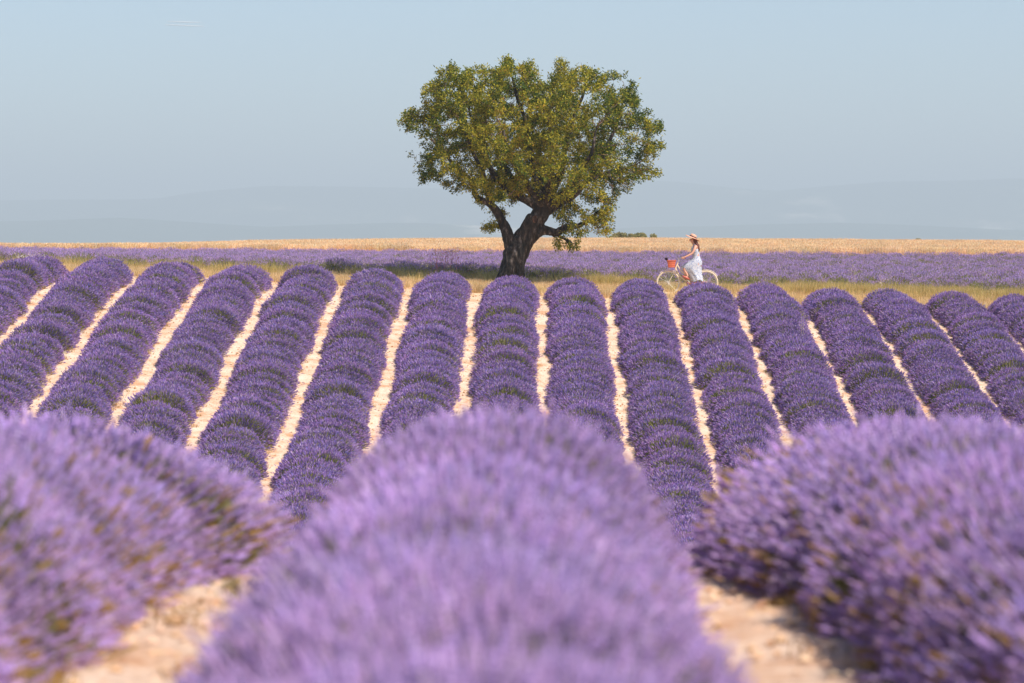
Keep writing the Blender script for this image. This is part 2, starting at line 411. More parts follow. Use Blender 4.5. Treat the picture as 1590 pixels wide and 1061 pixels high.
# ------------------------------------------------------------------ scattering for what nobody could count
def scatter(name, meshes, P, rz, sc, idx, label, cat):
    src = bpy.data.collections.new(name + '_kinds')
    for i, me in enumerate(meshes):
        o = bpy.data.objects.new('%s_%02d' % (name, i), me); src.objects.link(o)
    m = bpy.data.meshes.new(name); m.from_pydata([tuple(p) for p in P], [], [])
    for nm, arr in (('rz', rz), ('sc', sc)):
        a = m.attributes.new(nm, 'FLOAT', 'POINT'); a.data.foreach_set('value', np.asarray(arr, np.float32))
    a = m.attributes.new('pick', 'INT', 'POINT'); a.data.foreach_set('value', np.asarray(idx, np.int32))
    ob = bpy.data.objects.new(name, m); COL.objects.link(ob)
    ng = bpy.data.node_groups.new(name, 'GeometryNodeTree')
    ng.interface.new_socket('Geometry', in_out='INPUT', socket_type='NodeSocketGeometry')
    ng.interface.new_socket('Geometry', in_out='OUTPUT', socket_type='NodeSocketGeometry')
    n = ng.nodes; l = ng.links
    gi = n.new('NodeGroupInput'); go = n.new('NodeGroupOutput'); ip = n.new('GeometryNodeInstanceOnPoints'); ci = n.new('GeometryNodeCollectionInfo')
    ci.inputs['Collection'].default_value = src; ci.inputs['Separate Children'].default_value = True; ci.inputs['Reset Children'].default_value = True
    ip.inputs['Pick Instance'].default_value = True
    def na(nm, ty):
        q = n.new('GeometryNodeInputNamedAttribute'); q.data_type = ty; q.inputs['Name'].default_value = nm; return q.outputs[0]
    cx = n.new('ShaderNodeCombineXYZ'); l.new(na('rz', 'FLOAT'), cx.inputs[2])
    l.new(gi.outputs[0], ip.inputs['Points']); l.new(ci.outputs[0], ip.inputs['Instance']); l.new(na('pick', 'INT'), ip.inputs['Instance Index'])
    l.new(cx.outputs[0], ip.inputs['Rotation']); l.new(na('sc', 'FLOAT'), ip.inputs['Scale']); l.new(ip.outputs[0], go.inputs[0])
    md = ob.modifiers.new('scatter', 'NODES'); md.node_group = ng
    return tag(ob, label, cat, kind='stuff')

# far lavender field, planted across the view
rng = np.random.default_rng(5)
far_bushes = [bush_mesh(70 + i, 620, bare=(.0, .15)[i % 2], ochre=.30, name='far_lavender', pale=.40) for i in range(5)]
pts = []
y = 90.7
while y < 143.5:
    hw = y * .185 + 3
    xs = np.arange(-hw - rng.random(), hw, .85); xs = xs + rng.uniform(-.15, .15, len(xs))
    ys = y - .012 * 0 * xs + rng.uniform(-.15, .15, len(xs)) + .5 * np.sin(xs * .11)
    pts.append(np.stack([xs, ys, ground(xs, ys) - .02], 1)); y += 1.45 if y < 110 else 1.7
P = np.concatenate(pts); n = len(P)
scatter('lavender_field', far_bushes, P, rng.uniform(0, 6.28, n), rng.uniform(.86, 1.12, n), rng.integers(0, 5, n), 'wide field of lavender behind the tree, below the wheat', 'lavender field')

# dry grass
m_grass = mat_tint('dry_grass', .5, var=.12, hue=.01)
STR = np.array([(.82, .62, .36), (.86, .70, .45), (.72, .51, .26), (.60, .45, .20)])
def tuft_mesh(seed, n, h, spread, cols, wid=.004, name='grass_tuft'):
    rng = np.random.default_rng(seed); M = Mesh()
    b = np.concatenate([rng.normal(size=(n, 2)) * spread, np.zeros((n, 1))], 1)
    ax = np.concatenate([b[:, :2] / max(spread, .01) * .18 + rng.normal(size=(n, 2)) * .22, np.ones((n, 1))], 1)
    stamp(M, b, ax, rng.uniform(.45, 1, n) * h, rng.uniform(.7, 1.3, n) * wid, *T_BLADE, cols[rng.integers(0, len(cols), n)] * rng.uniform(.85, 1.15, (n, 1)), rng)
    return M.mesh(name, m_grass)
straw_t = [tuft_mesh(i, 70, .26, .12, STR, .006) for i in range(4)]
OLV = np.array([(.62, .48, .19), (.70, .54, .23), (.46, .40, .13), (.80, .62, .32)])
olive_t = [tuft_mesh(20 + i, 90, .42, .13, OLV, .007) for i in range(4)]
n = 7000; xs = rng.uniform(-22, 22, n); ys = rng.uniform(80.5, 93.4, n)
ye = 80.3 + .2 * xs
k_ = (ys > ye + .2) & (ys < 91.3); xs, ys = xs[k_], ys[k_]
xs = np.concatenate([xs, rng.uniform(-22, 22, 2600)]); ys = np.concatenate([ys, rng.uniform(89.0, 90.7, 2600)])
dens = fbm(xs * .8, ys * .8, 31); kk = (dens > .36) & ~((np.abs(ys - 86) < 5.0) & (xs > 2.6) & (xs < 6.2) & (ys < 87) & (rng.random(len(xs)) < .93)); xs, ys = xs[kk], ys[kk]; n = len(xs); front_ = ys > 89
idx = rng.integers(0, 4, n) + 4 * ((ys > 87.6 + rng.normal(size=n) * .9) & (fbm(xs * .5, ys * .3, 77) > .42) & (rng.random(n) < .55))
scatter('dry_grass', straw_t + olive_t, np.stack([xs, ys, ground(xs, ys)], 1), rng.uniform(0, 6.28, n), rng.uniform(.6, 1.15, n) * np.where(front_, 1.2, 1), idx, 'dry straw coloured grass with olive tufts on the strip behind the rows', 'grass')

# wheat
WH = np.array([(.92, .72, .48), (.94, .80, .58), (.95, .84, .66), (.86, .62, .36)])
def wheat_mesh(seed, n=150, size=1.0):
    rng = np.random.default_rng(seed); M = Mesh()
    b = np.concatenate([rng.uniform(-size / 2, size / 2, (n, 2)), np.zeros((n, 1))], 1)
    ax = np.concatenate([rng.normal(size=(n, 2)) * .06 + .03, np.ones((n, 1))], 1); ax /= np.linalg.norm(ax, axis=1, keepdims=True)
    h = rng.uniform(.62, .80, n); c = WH[rng.integers(0, 4, n)] * rng.uniform(.85, 1.12, (n, 1))
    stamp(M, b, ax, h, .006, *T_STEM, c * np.array([.97, .90, .80]), rng)
    a2 = ax + rng.normal(size=(n, 3)) * .25
    stamp(M, b + ax * h[:, None] * .97, a2, rng.uniform(.07, .12, n), .014, *T_SPIKE, c, rng)
    stamp(M, b + ax * h[:, None] * .4, ax + rng.normal(size=(n, 3)) * .35, .28, .012, *T_BLADE, c * np.array([.97, .9, .8]), rng)
    return M.mesh('wheat_patch', m_grass)
wheat_t = [wheat_mesh(i) for i in range(5)]
pts = []
for y in np.concatenate([np.arange(144.6, 156, .85), np.arange(156, 224, 1.1)]):
    hw = y * .185 + 4; xs = np.arange(-hw, hw, .9) + rng.uniform(-.2, .2, len(np.arange(-hw, hw, .9)))
    pts.append(np.stack([xs, np.full_like(xs, y) + rng.uniform(-.2, .2, len(xs)), ground(xs, np.full_like(xs, y))], 1))
P = np.concatenate(pts); n = len(P)
lift = (fbm(P[:, 0] * .25, P[:, 1] * .25, 8) - .5) * .25
scatter('wheat_field', wheat_t, P, rng.integers(0, 4, n) * 1.5708, .98 + lift, rng.integers(0, 5, n), 'band of ripe golden wheat along the top of the rise', 'wheat field')

# clods and stones on the bare paths
m_clod = mat_tint('soil_clod', 0.0, var=.15, hue=.01)
def clod_mesh(seed):
    rng = np.random.default_rng(seed); M = Mesh()
    v, f = multi([bipyr(6, -.6, .0, .7)]); v = v * rng.uniform(.75, 1.25, v.shape)
    M.add(v, f, np.array([(.66, .44, .29), (.74, .54, .39), (.55, .33, .19)][seed % 3])); return M.mesh('clod', m_clod)
clods = [clod_mesh(i) for i in range(6)]
L_ = []
for xc in (-1.08, .72):
    n = 900; yy = rng.uniform(5, 12.5, n); L_.append(np.stack([xc + rng.normal(size=n) * .26, yy, np.zeros(n)], 1))
S1 = [rng.uniform(.12, .30, len(a)) ** 3 for a in L_]
for k in range(-9, 10):
    xc = -.68 + (1.752 if k < 0 else 1.735) * k + .87
    n = 420; yy = rng.uniform(54, 81, n); L_.append(np.stack([xc + rng.uniform(-.35, .35, n), yy, np.zeros(n)], 1)); S1.append(rng.uniform(.012, .035, n))
P = np.concatenate(L_); P[:, 2] = ground(P[:, 0], P[:, 1]) + .004; n = len(P)
scatter('soil_clods', clods, P, rng.uniform(0, 6.28, n), np.concatenate(S1), rng.integers(0, 6, n), 'loose clods and stones on the bare earth paths', 'clods')

# dead leaves and stalks fallen along the feet of the near rows
debris = [tuft_mesh(200 + i, 26, .16, .05, OCH, .006, 'dead_stalks') for i in range(4)]
L_ = []
for xc, s in ((-1.40, 1), (-.80, -1), (.42, -1), (1.06, 1)):
    n = 70 if s > 0 else 20; L_.append(np.stack([xc + rng.normal(size=n) * .08, rng.uniform(6, 12.4, n), np.zeros(n)], 1))
for k in range(-8, 10):
    xc = -.68 + (1.752 if k < 0 else 1.735) * k
    for s in (-1, 1): n = 46; L_.append(np.stack([xc + s * (.66 + rng.normal(size=n) * .04), rng.uniform(48, 80, n), np.zeros(n)], 1))
P = np.concatenate(L_); P[:, 2] = ground(P[:, 0], P[:, 1]); n = len(P)
scatter('dead_stalks', debris, P, rng.uniform(0, 6.28, n), rng.uniform(.25, .65, n) * np.where(P[:, 1] > 40, 1.3, 1), rng.integers(0, 4, n), 'ochre dead stalks lying along the feet of the lavender rows', 'dead stalks')

# ------------------------------------------------------------------ small plants one can point to
def weed(name, x, y, h, n, cols, label, cat, spread=.03, leafy=True, wid=.006):
    rng = np.random.default_rng(int(abs(x) * 100) + 3)
    root = empty(name, (x, y, float(ground(x, y)))); tag(root, label, cat)
    M = Mesh()
    for i in range(n):
        b = rng.normal(size=2) * spread; t = np.linspace(0, 1, 6); lean = rng.normal(size=2) * .12 * h
        pts = np.stack([b[0] + lean[0] * t ** 1.5, b[1] + lean[1] * t ** 1.5, h * rng.uniform(.75, 1) * t], 1)
        tube(M, pts, wid * np.linspace(1, .4, 6), 4, cols[0])
    M.build('stem', m_grass, root)
    M = Mesh(); k = n * 16
    t = rng.uniform(.25, 1.0, k); b = np.stack([rng.normal(size=k) * (spread + .06 * h), rng.normal(size=k) * (spread + .06 * h), t * h * .95], 1)
    stamp(M, b, rng.normal(size=(k, 3)) + np.array([0, 0, .6]), rng.uniform(.05, .11, k) * (1 if leafy else .7) * min(1, h * 4.5), .012 * min(1, h * 5), *T_LEAF, np.array(cols)[rng.integers(0, len(cols), k)], rng)
    tag(M.build('leaves' if leafy else 'seed_heads', m_grass, root), kind='stuff')
    return root
weed('weed', *px2w(357, 930, 10.04)[:2], .085, 4, [(.30, .24, .07), (.36, .32, .10), (.24, .24, .08)], 'small olive green weed growing in the pale left path', 'weed', .02, wid=.003)
weed('dry_weed', *px2w(275, 985, 9.3)[:2], .07, 5, [(.42, .24, .07), (.30, .17, .06)], 'low brown dead weed on the pale left path', 'weed', .05, wid=.003)
weed('dry_weed', *px2w(1250, 1028, 8.6)[:2], .05, 4, [(.45, .26, .1), (.34, .18, .07)], 'low brown dead weed on the pale right path', 'weed', .05, wid=.003)
weed('red_weed', *px2w(692, 430, 90.2)[:2], 1.1, 18, [(.66, .26, .28), (.70, .36, .38), (.55, .30, .40)], 'reddish branching weed standing in the lavender left of the tree', 'weed', .30, wid=.006)
for px, D, h, lab in ((1325, 92, 1.05, 'tall pale dry stalk in the far lavender, right of the cyclist'), (1371, 82.5, .95, 'pale dry grass stalk standing at the end of a lavender row on the right'), (1246, 73.5, 1.15, 'thin pale stalk rising from the middle of a right-hand lavender row')):
    weed('dry_stalk', (px - 830) / FPX * D, D, h, 2, [(.75, .62, .55), (.8, .68, .58)], lab, 'stalk', .03, False, .008)
weed('dry_stalk', (43 - 830) / FPX * 77.3, 77.3, .66, 9, [(.85, .74, .72), (.8, .7, .66)], 'pale dry grass clump rising from the far left lavender row', 'grass clump', .16, False, .005)

# bushes beyond the wheat
m_bush = mat_tint('shrub_leaves', .25)
def shrub(px, D, w, h, ztop_py, label):
    x = (px - 830) / FPX * D; ztop = CAM_Z + (385 - ztop_py) / FPX * D
    z = float(ground(x, D)); root = empty('shrub', (x, D, z)); tag(root, label, 'shrub', 'shrubs beyond the wheat')
    rng = np.random.default_rng(int(px)); hh = ztop - z
    S = Mesh()
    for i in range(6):
        t = np.linspace(0, 1, 5); e = np.array([rng.normal() * w * .25, rng.normal() * w * .2, hh * .8]); tube(S, t[:, None] * e, .05 * (1 - t * .7), 5, (.12, .09, .06))
    S.build('stem', m_bush, root)
    M = Mesh(); k = int(3800 * w); nl = max(7, int(w * 9)); cx = rng.uniform(-w / 2, w / 2, nl); cz = rng.uniform(.55, .93, nl) * hh; cr = rng.uniform(.22, .42, nl)
    q = rng.integers(0, nl, k); d = rng.normal(size=(k, 3)); d /= np.linalg.norm(d, axis=1, keepdims=True)
    P = np.stack([cx[q], rng.uniform(-w / 3, w / 3, nl)[q], cz[q]], 1) + d * (cr[q] * rng.random(k) ** .4)[:, None]
    P[:, 2] = np.minimum(P[:, 2], hh * (1 - .25 * (np.abs(P[:, 0]) / (w / 2 + .3)) ** 2 + rng.normal(size=k) * .02))
    C = np.array([(.34, .31, .10), (.40, .35, .13), (.22, .23, .08)])[rng.integers(0, 3, k)]
    stamp(M, P, rng.normal(size=(k, 3)), .14, .05, *T_LEAF, C, rng)
    M.build('foliage', m_bush, root)
shrub(966, 262, 2.2, 1, 361.5, 'left and lower half of the low olive shrubs beyond the wheat')
shrub(990, 266, 2.4, 1, 361.0, 'taller middle olive shrub showing above the wheat')
shrub(1014, 263, 1.3, 1, 363.5, 'smallest olive shrub at the right end of the clump beyond the wheat')
shrub(1427, 262, .9, 1, 370.0, 'tiny lone shrub peeping over the wheat far to the right')

# ------------------------------------------------------------------ the tree
TD = 88.0; TS = TD / FPX
TX = (795 - 830) * TS; TZ = float(ground(TX, TD))
tree = empty('almond_tree', (TX, TD, TZ)); tag(tree, 'broad round-crowned tree with a leaning dark trunk alone behind the lavender rows', 'tree')
def tp(px, py, d=0.0):        # photograph pixel at the tree's distance -> tree-local metres
    return np.array([(px - 795) * TS, d, CAM_Z + (385 - py) * TS - TZ])
LIMBS = [  # (px, py, depth m, radius px)
 [(786, 458, 0, 25), (788, 446, 0, 20), (790, 433, 0, 18.5), (795, 419, 0, 19), (800, 405, 0, 19.5), (804, 390, 0, 19.5), (812, 375, 0, 17.5), (821, 361, 0, 17), (829, 349, 0, 16), (836, 338, 0, 14.5), (843, 326, 0, 13), (846, 316, 0, 11.5)],
 [(800, 398, 0, 13), (793, 380, -.05, 9), (789, 365, -.1, 8.2), (784, 351, -.1, 8), (776, 337, -.15, 6.8), (768, 324, -.2, 6.3), (761, 315, -.25, 5.8), (752, 311, -.3, 4.8), (742, 308, -.35, 4.6), (736, 292, -.3, 4.2), (727, 279, -.2, 3.6), (712, 262, 0, 3), (692, 240, .2, 2.2), (672, 220, .4, 1.5)],
 [(762, 316, -.25, 5), (757, 296, -.6, 4), (750, 270, -1.0, 3.2), (738, 240, -1.3, 2.4), (722, 205, -1.5, 1.8)],
 [(758, 312, -.2, 4), (764, 285, .5, 3.4), (760, 250, 1.1, 2.8), (745, 210, 1.6, 2)],
 [(818, 362, -.1, 13), (823, 349, -.15, 11), (826, 338, -.18, 9.0), (827.5, 334.5, -.2, 7.5)],
 [(818, 372, 0, 12), (832, 362, -.05, 9.5), (843, 356, -.1, 8), (852, 357, -.12, 7.2), (861, 364, -.15, 6.6), (868, 359, -.15, 6.2), (878, 354, -.1, 5.2), (890, 352, 0, 4.4), (903, 349, .1, 3.6), (920, 338, .1, 2.8), (940, 318, .2, 2)],
 [(862, 363, -.1, 4), (872, 371, -.2, 2.6), (882, 378, -.25, 1.8), (890, 383, -.25, 1.2)],
 [(846, 322, 0, 10), (832, 318, 0, 8.5), (815, 310, 0, 7.2), (797, 300, .1, 6), (779, 287, .2, 5), (765, 265, .3, 4), (748, 235, .2, 3), (735, 190, .1, 2.2), (722, 150, .1, 1.5)],
 [(846, 320, 0, 9), (840, 300, .1, 8), (832, 275, .2, 7), (825, 245, .1, 5.4), (818, 205, 0, 4), (806, 160, -.1, 2.6), (795, 120, -.1, 1.6)],
 [(847, 320, 0, 9), (858, 298, .1, 7), (868, 272, .1, 6), (876, 240, 0, 4.6), (884, 200, .1, 3.4), (905, 150, .1, 2.2), (910, 125, .1, 1.5)],
 [(846, 328, 0, 9), (866, 318, 0, 7), (888, 305, -.1, 5.8), (908, 285, -.2, 4.8), (930, 255, -.3, 3.6), (950, 215, -.2, 2.6), (965, 165, -.1, 1.7)],
 [(908, 285, -.2, 4), (935, 272, .1, 3.2), (965, 262, .2, 2.4), (990, 255, .3, 1.6)],
 [(845, 322, -.1, 7), (850, 300, -.6, 5.6), (856, 272, -1.2, 4.6), (858, 235, -1.7, 3.4), (850, 190, -2.0, 2.2)],
 [(843, 320, -.1, 6.5), (828, 300, -.8, 5), (808, 275, -1.4, 4), (790, 240, -1.9, 3), (780, 200, -2.1, 2)],
 [(852, 322, -.1, 6), (872, 305, -.8, 4.8), (895, 280, -1.4, 3.8), (915, 245, -1.8, 2.6), (925, 200, -1.8, 1.8)],
 [(845, 322, .2, 7), (845, 295, .9, 5.6), (840, 260, 1.5, 4.4), (830, 215, 2.0, 3), (822, 170, 2.0, 2)],
 [(852, 322, .2, 6), (875, 300, 1.0, 4.8), (900, 270, 1.6, 3.6), (925, 225, 1.8, 2.4)],
 [(838, 315, .2, 6), (812, 290, 1.0, 4.8), (785, 262, 1.7, 3.6), (765, 220, 2.0, 2.4)],
]
def densify(l, step=.10):
    P = [tp(a, b, c) for a, b, c, r in l]; Rr = [r * TS for *_, r in l]
    out_p, out_r = [], []
    P = np.array(P); Rr = np.array(Rr)
    s = np.concatenate([[0], np.cumsum(np.linalg.norm(np.diff(P, axis=0), axis=1))]); m = max(4, int(s[-1] / step))
    # Catmull-like smoothing by resample and blur
    t = np.linspace(0, s[-1], m); Q = np.stack([np.interp(t, s, P[:, i]) for i in range(3)], 1); q = np.interp(t, s, Rr)
    for _ in range(3): Q[1:-1] = (Q[:-2] + 2 * Q[1:-1] + Q[2:]) / 4; q[1:-1] = (q[:-2] + 2 * q[1:-1] + q[2:]) / 4
    return Q, q
rng = np.random.default_rng(11)
TR = Mesh()
DL = [densify(l, .07) for l in LIMBS]
for li, (Q, q) in enumerate(DL):
    n = len(Q); J = Q.copy()
    if li not in (0, 5):
        w = .035 * np.sin(np.linspace(0, 1, n) * math.pi)[:, None] * np.stack([np.sin(np.arange(n) * .33 + li), np.cos(np.arange(n) * .27 + li * 2), np.sin(np.arange(n) * .21)], 1); J += w; DL[li] = (J, q)
    keep = q > .028
    if keep.sum() > 3: tube(TR, J[keep], q[keep], 14)
# root flare
for a in np.arange(0, 6.28, .9):
    b = tp(788, 446); e = b + np.array([math.cos(a) * .55, math.sin(a) * .5, -.28]); t = np.linspace(0, 1, 6)[:, None]
    tube(TR, b * (1 - t) + e * t + np.array([0, 0, -.12]) * np.sin(t * math.pi), np.linspace(.22, .06, 6), 8)
raw = TR.build('raw_trunk')
rm = raw.modifiers.new('r', 'REMESH'); rm.mode = 'VOXEL'; rm.voxel_size = .022
dg = bpy.context.evaluated_depsgraph_get()
tm = bpy.data.meshes.new_from_object(raw.evaluated_get(dg)); bpy.data.objects.remove(raw)
co = np.zeros(len(tm.vertices) * 3, np.float32); tm.vertices.foreach_get('co', co); co = co.reshape(-1, 3)
no = np.zeros(len(tm.vertices) * 3, np.float32); tm.vertex_normals.foreach_get('vector', no); no = no.reshape(-1, 3)
ang = co[:, 0] + .7 * co[:, 1]
big = np.clip((2.9 - co[:, 2]) / 2.2, .15, 1)[:, None]
ridge = (vnoise(ang * 13 + co[:, 2] * 2, co[:, 2] * 3.2, 3) - .5) * .07 + (vnoise(ang * 30, co[:, 2] * 9 + co[:, 1] * 20, 5) - .5) * .035 + (vnoise(co[:, 0] * 3.5, co[:, 2] * 3.0, 9) - .5) * .10
co = co + no * ridge[:, None] * big
tm.vertices.foreach_set('co', co.ravel()); tm.polygons.foreach_set('use_smooth', np.ones(len(tm.polygons), bool)); tm.update()
m_bark, nt, out = nodes_mat('dark_bark'); N = nt.nodes; Lk = nt.links
tc = N.new('ShaderNodeTexCoord'); mp = N.new('ShaderNodeMapping'); mp.inputs['Scale'].default_value = (1, 1, .35); Lk.new(tc.outputs['Object'], mp.inputs[0])
cA = ramp(noise(9, 8, .7, mp.outputs[0]), [(.40, (.010, .008, .007)), (.50, (.032, .024, .020)), (.585, (.09, .07, .06)), (.67, (.30, .26, .24))])
pr = N.new('ShaderNodeBsdfPrincipled'); pr.inputs['Roughness'].default_value = .9; Lk.new(cA, pr.inputs['Base Color'])
bp = N.new('ShaderNodeBump'); bp.inputs['Distance'].default_value = .03; bp.inputs['Strength'].default_value = .9; Lk.new(noise(24, 6, .7, mp.outputs[0]), bp.inputs['Height']); Lk.new(bp.outputs[0], pr.inputs['Normal']); Lk.new(pr.outputs[0], out.inputs['Surface'])
tm.materials.append(m_bark)
to = bpy.data.objects.new('trunk', tm); COL.objects.link(to); to.parent = tree
# pale scar of the sawn stub
M = Mesh(); a = np.linspace(0, 2 * math.pi, 17)[:-1]; cpt = tp(829, 341, -.42)
u_ = np.array([.75, .35, .15]); u_ /= np.linalg.norm(u_); v_ = np.array([-.12, .1, 1.0]); v_ /= np.linalg.norm(v_); nrm = np.cross(u_, v_)
rr = 1 + rng.normal(size=16) * .1
ring = [cpt + u_ * math.cos(t) * .055 * r + v_ * math.sin(t) * .10 * r for t, r in zip(a, rr)]
ring2 = [p - nrm * -.10 for p in ring]
M.add(ring + ring2 + [cpt], [(j, (j + 1) % 16, 32) for j in range(16)], (1, 1, 1)); M.add(ring + ring2, [(j, (j + 1) % 16, 16 + (j + 1) % 16, 16 + j) for j in range(16)], (1, 1, 1))
M.build('pruning_scar', mat_plain('bare_wood', (.20, .11, .075), .8, noise=.6, nscale=30), tree)

# crown: branches grown towards points spread through the crown's volume
SIL = [(618, 187), (640, 170), (655, 155), (660, 130), (682, 110), (697, 98), (710, 104), (720, 140), (730, 107), (746, 103), (757, 112), (762, 152), (768, 100), (788, 90), (806, 93), (822, 97), (838, 106), (846, 135), (852, 172), (858, 115), (864, 98), (880, 100), (889, 142), (894, 98), (915, 103), (934, 103), (936, 150), (947, 112), (965, 113), (985, 127), (990, 142), (984, 158), (1000, 165), (1010, 182), (1026, 192), (1028, 208), (1014, 222), (1030, 232), (1006, 248), (1002, 262), (1026, 270), (1008, 282), (986, 280), (982, 298), (958, 308), (956, 325), (942, 343), (925, 352), (908, 368), (888, 370), (872, 362), (866, 340), (850, 318), (830, 305), (812, 306), (800, 322), (786, 345), (772, 352), (750, 354), (757, 338), (738, 325), (726, 308), (705, 300), (686, 297), (668, 282), (648, 285), (641, 268), (655, 252), (640, 240), (655, 222), (640, 203)]
CX, CY = 828., 222.
sa = np.array([math.atan2(-(y - CY), x - CX) for x, y in SIL]); sr = np.array([math.hypot(x - CX, y - CY) for x, y in SIL])
o_ = np.argsort(sa); sa, sr = sa[o_], sr[o_]; sa = np.concatenate([[sa[-1] - 2 * math.pi], sa, [sa[0] + 2 * math.pi]]); sr = np.concatenate([[sr[-1]], sr, [sr[0]]])
def rho(px, py): return np.hypot(px - CX, py - CY) / np.interp(np.arctan2(-(py - CY), px - CX), sa, sr)
NA = 5200; px = rng.uniform(612, 1034, NA * 3); py = rng.uniform(86, 372, NA * 3)
rh = rho(px, py); dd = rng.uniform(-3.3, 3.3, NA * 3)
env = np.sqrt(np.clip(1 - rh ** 2.6, 0, 1)) * 3.3
ok = (rh < .985) & (np.abs(dd) < env)
ok &= ~(((px - 856) / 17) ** 2 + ((py - 347) / 9) ** 2 < 1) & ~(((px - 812) / 22) ** 2 + ((py - 328) / 22) ** 2 < 1)
ok &= ~((py > 300) & (px < 800) & (rng.random(NA * 3) < .45)) & ~((py > 318) & (np.abs(dd) > 1.0))
# clumping: drop points in low-noise pockets
cl = vnoise(px / 26, py / 22 + dd * 1.1, 41) * .6 + vnoise(px / 13 + dd, py / 12, 43) * .4
ok &= cl > .46
px, py, dd = px[ok][:NA], py[ok][:NA], dd[ok][:NA]
extra = [(rng.uniform(862, 900), rng.uniform(368, 390), rng.uniform(-.5, .2)) for _ in range(60)] + [(rng.uniform(872, 952), rng.uniform(322, 366), rng.uniform(-1.0, .8)) for _ in range(110)] + [(rng.uniform(748, 778), rng.uniform(346, 358), rng.uniform(-.5, .4)) for _ in range(16)]
for lx, ly, lw, lh in ((698, 99, 9, 45), (743, 103, 11, 45), (728, 112, 6, 30), (778, 95, 8, 50), (792, 90, 8, 50), (815, 95, 10, 50), (832, 106, 7, 40), (869, 98, 10, 52), (902, 98, 8, 45), (922, 103, 11, 42), (962, 112, 14, 45), (684, 112, 9, 40), (984, 135, 7, 35), (665, 132, 7, 35)):
    extra += [(rng.normal() * lw * .6 + lx, ly + rng.random() * lh, rng.normal() * .45) for _ in range(26)]
for lx, ly in ((629, 187), (638, 190), (648, 186), (645, 170), (642, 205), (645, 240), (650, 268), (1022, 196), (1012, 200), (1022, 234), (1008, 240), (1020, 270), (1005, 272), (1003, 180), (1004, 258)):
    extra += [(rng.normal() * 5 + lx, ly + rng.normal() * 4, rng.normal() * .3) for _ in range(9)]
px = np.concatenate([px, [e[0] for e in extra]]); py = np.concatenate([py, [e[1] for e in extra]]); dd = np.concatenate([dd, [e[2] for e in extra]])
A = np.stack([(px - 795) * TS, dd, CAM_Z + (385 - py) * TS - TZ], 1)
nodes, par = [], []
for li, (Q, q) in enumerate(DL):
    st = 3 if li else len(Q) - 6
    prev = -1
    for j in range(st, len(Q), 2):
        nodes.append(Q[j]); par.append(prev); prev = len(nodes) - 1
n_limb = len(nodes)
Nn = np.array(nodes); par = list(par)
alive = np.ones(len(A), bool); near_i = np.zeros(len(A), int); near_d = np.full(len(A), 1e9)
new0 = 0; STEP, KILL, REACH = .13, .15, 2.2
for it in range(60):
    blk = Nn[new0:]
    if len(blk) == 0: break
    ai = np.where(alive)[0]
    for c in range(0, len(ai), 1500):
        s_ = ai[c:c + 1500]; d2 = ((A[s_][:, None] - blk[None]) ** 2).sum(2); j = d2.argmin(1); m_ = d2[np.arange(len(s_)), j]
        bt = m_ < near_d[s_]; near_d[s_[bt]] = m_[bt]; near_i[s_[bt]] = j[bt] + new0
    alive &= near_d > KILL ** 2
    act = alive & (near_d < REACH ** 2)
    if not act.any(): break
    src = near_i[act]; v = A[act] - Nn[src]; v /= np.linalg.norm(v, axis=1, keepdims=True)
    us, inv = np.unique(src, return_inverse=True); s = np.zeros((len(us), 3)); np.add.at(s, inv, v); s += np.array([0, 0, .12])
    s /= np.linalg.norm(s, axis=1, keepdims=True) + 1e-9; s += rng.normal(size=s.shape) * .16; s /= np.linalg.norm(s, axis=1, keepdims=True)
    new0 = len(Nn); Nn = np.concatenate([Nn, Nn[us] + s * STEP]); par += list(us)
par = np.array(par); NT = len(Nn)
kids = np.zeros(NT, int)
for i in range(NT - 1, n_limb - 1, -1): kids[par[i]] += 1
rad = np.zeros(NT)
for i in range(NT - 1, n_limb - 1, -1):
    rad[i] = max(rad[i], .0045 ** 2.3) ; rad[par[i]] += rad[i] if par[i] >= n_limb else 0
rad = rad ** (1 / 2.3)
B = Mesh(); e = np.arange(n_limb, NT); p0 = Nn[par[e]]; p1 = Nn[e]; r1 = np.minimum(rad[e], .05); r0 = np.where(par[e] >= n_limb, np.minimum(rad[par[e]], .06), r1 * 1.2)
ax = p1 - p0; a_, u_, w_ = frames(ax, rng); K = 4; V = []
for (pp, rr) in ((p0, r0), (p1, r1)):
    for j in range(K):
        t = 2 * math.pi * j / K; V.append(pp + u_ * (math.cos(t) * rr)[:, None] + w_ * (math.sin(t) * rr)[:, None])
V = np.stack(V, 1); F = np.array([(j, (j + 1) % K, K + (j + 1) % K, K + j) for j in range(K)])
B.add(V.reshape(-1, 3), (F[None] + (np.arange(len(e)) * 2 * K)[:, None, None]).reshape(-1, 4), (.26, .18, .14))
for li, (Q, q) in enumerate(DL):
    k_ = np.where(q <= .034)[0]
    if len(k_) > 3: tube(B, Q[k_], q[k_], 6, (.12, .085, .065), cap=False)
m_twig = mat_tint('branch_bark', 0.0)
bo = B.build('branches', m_twig, tree)
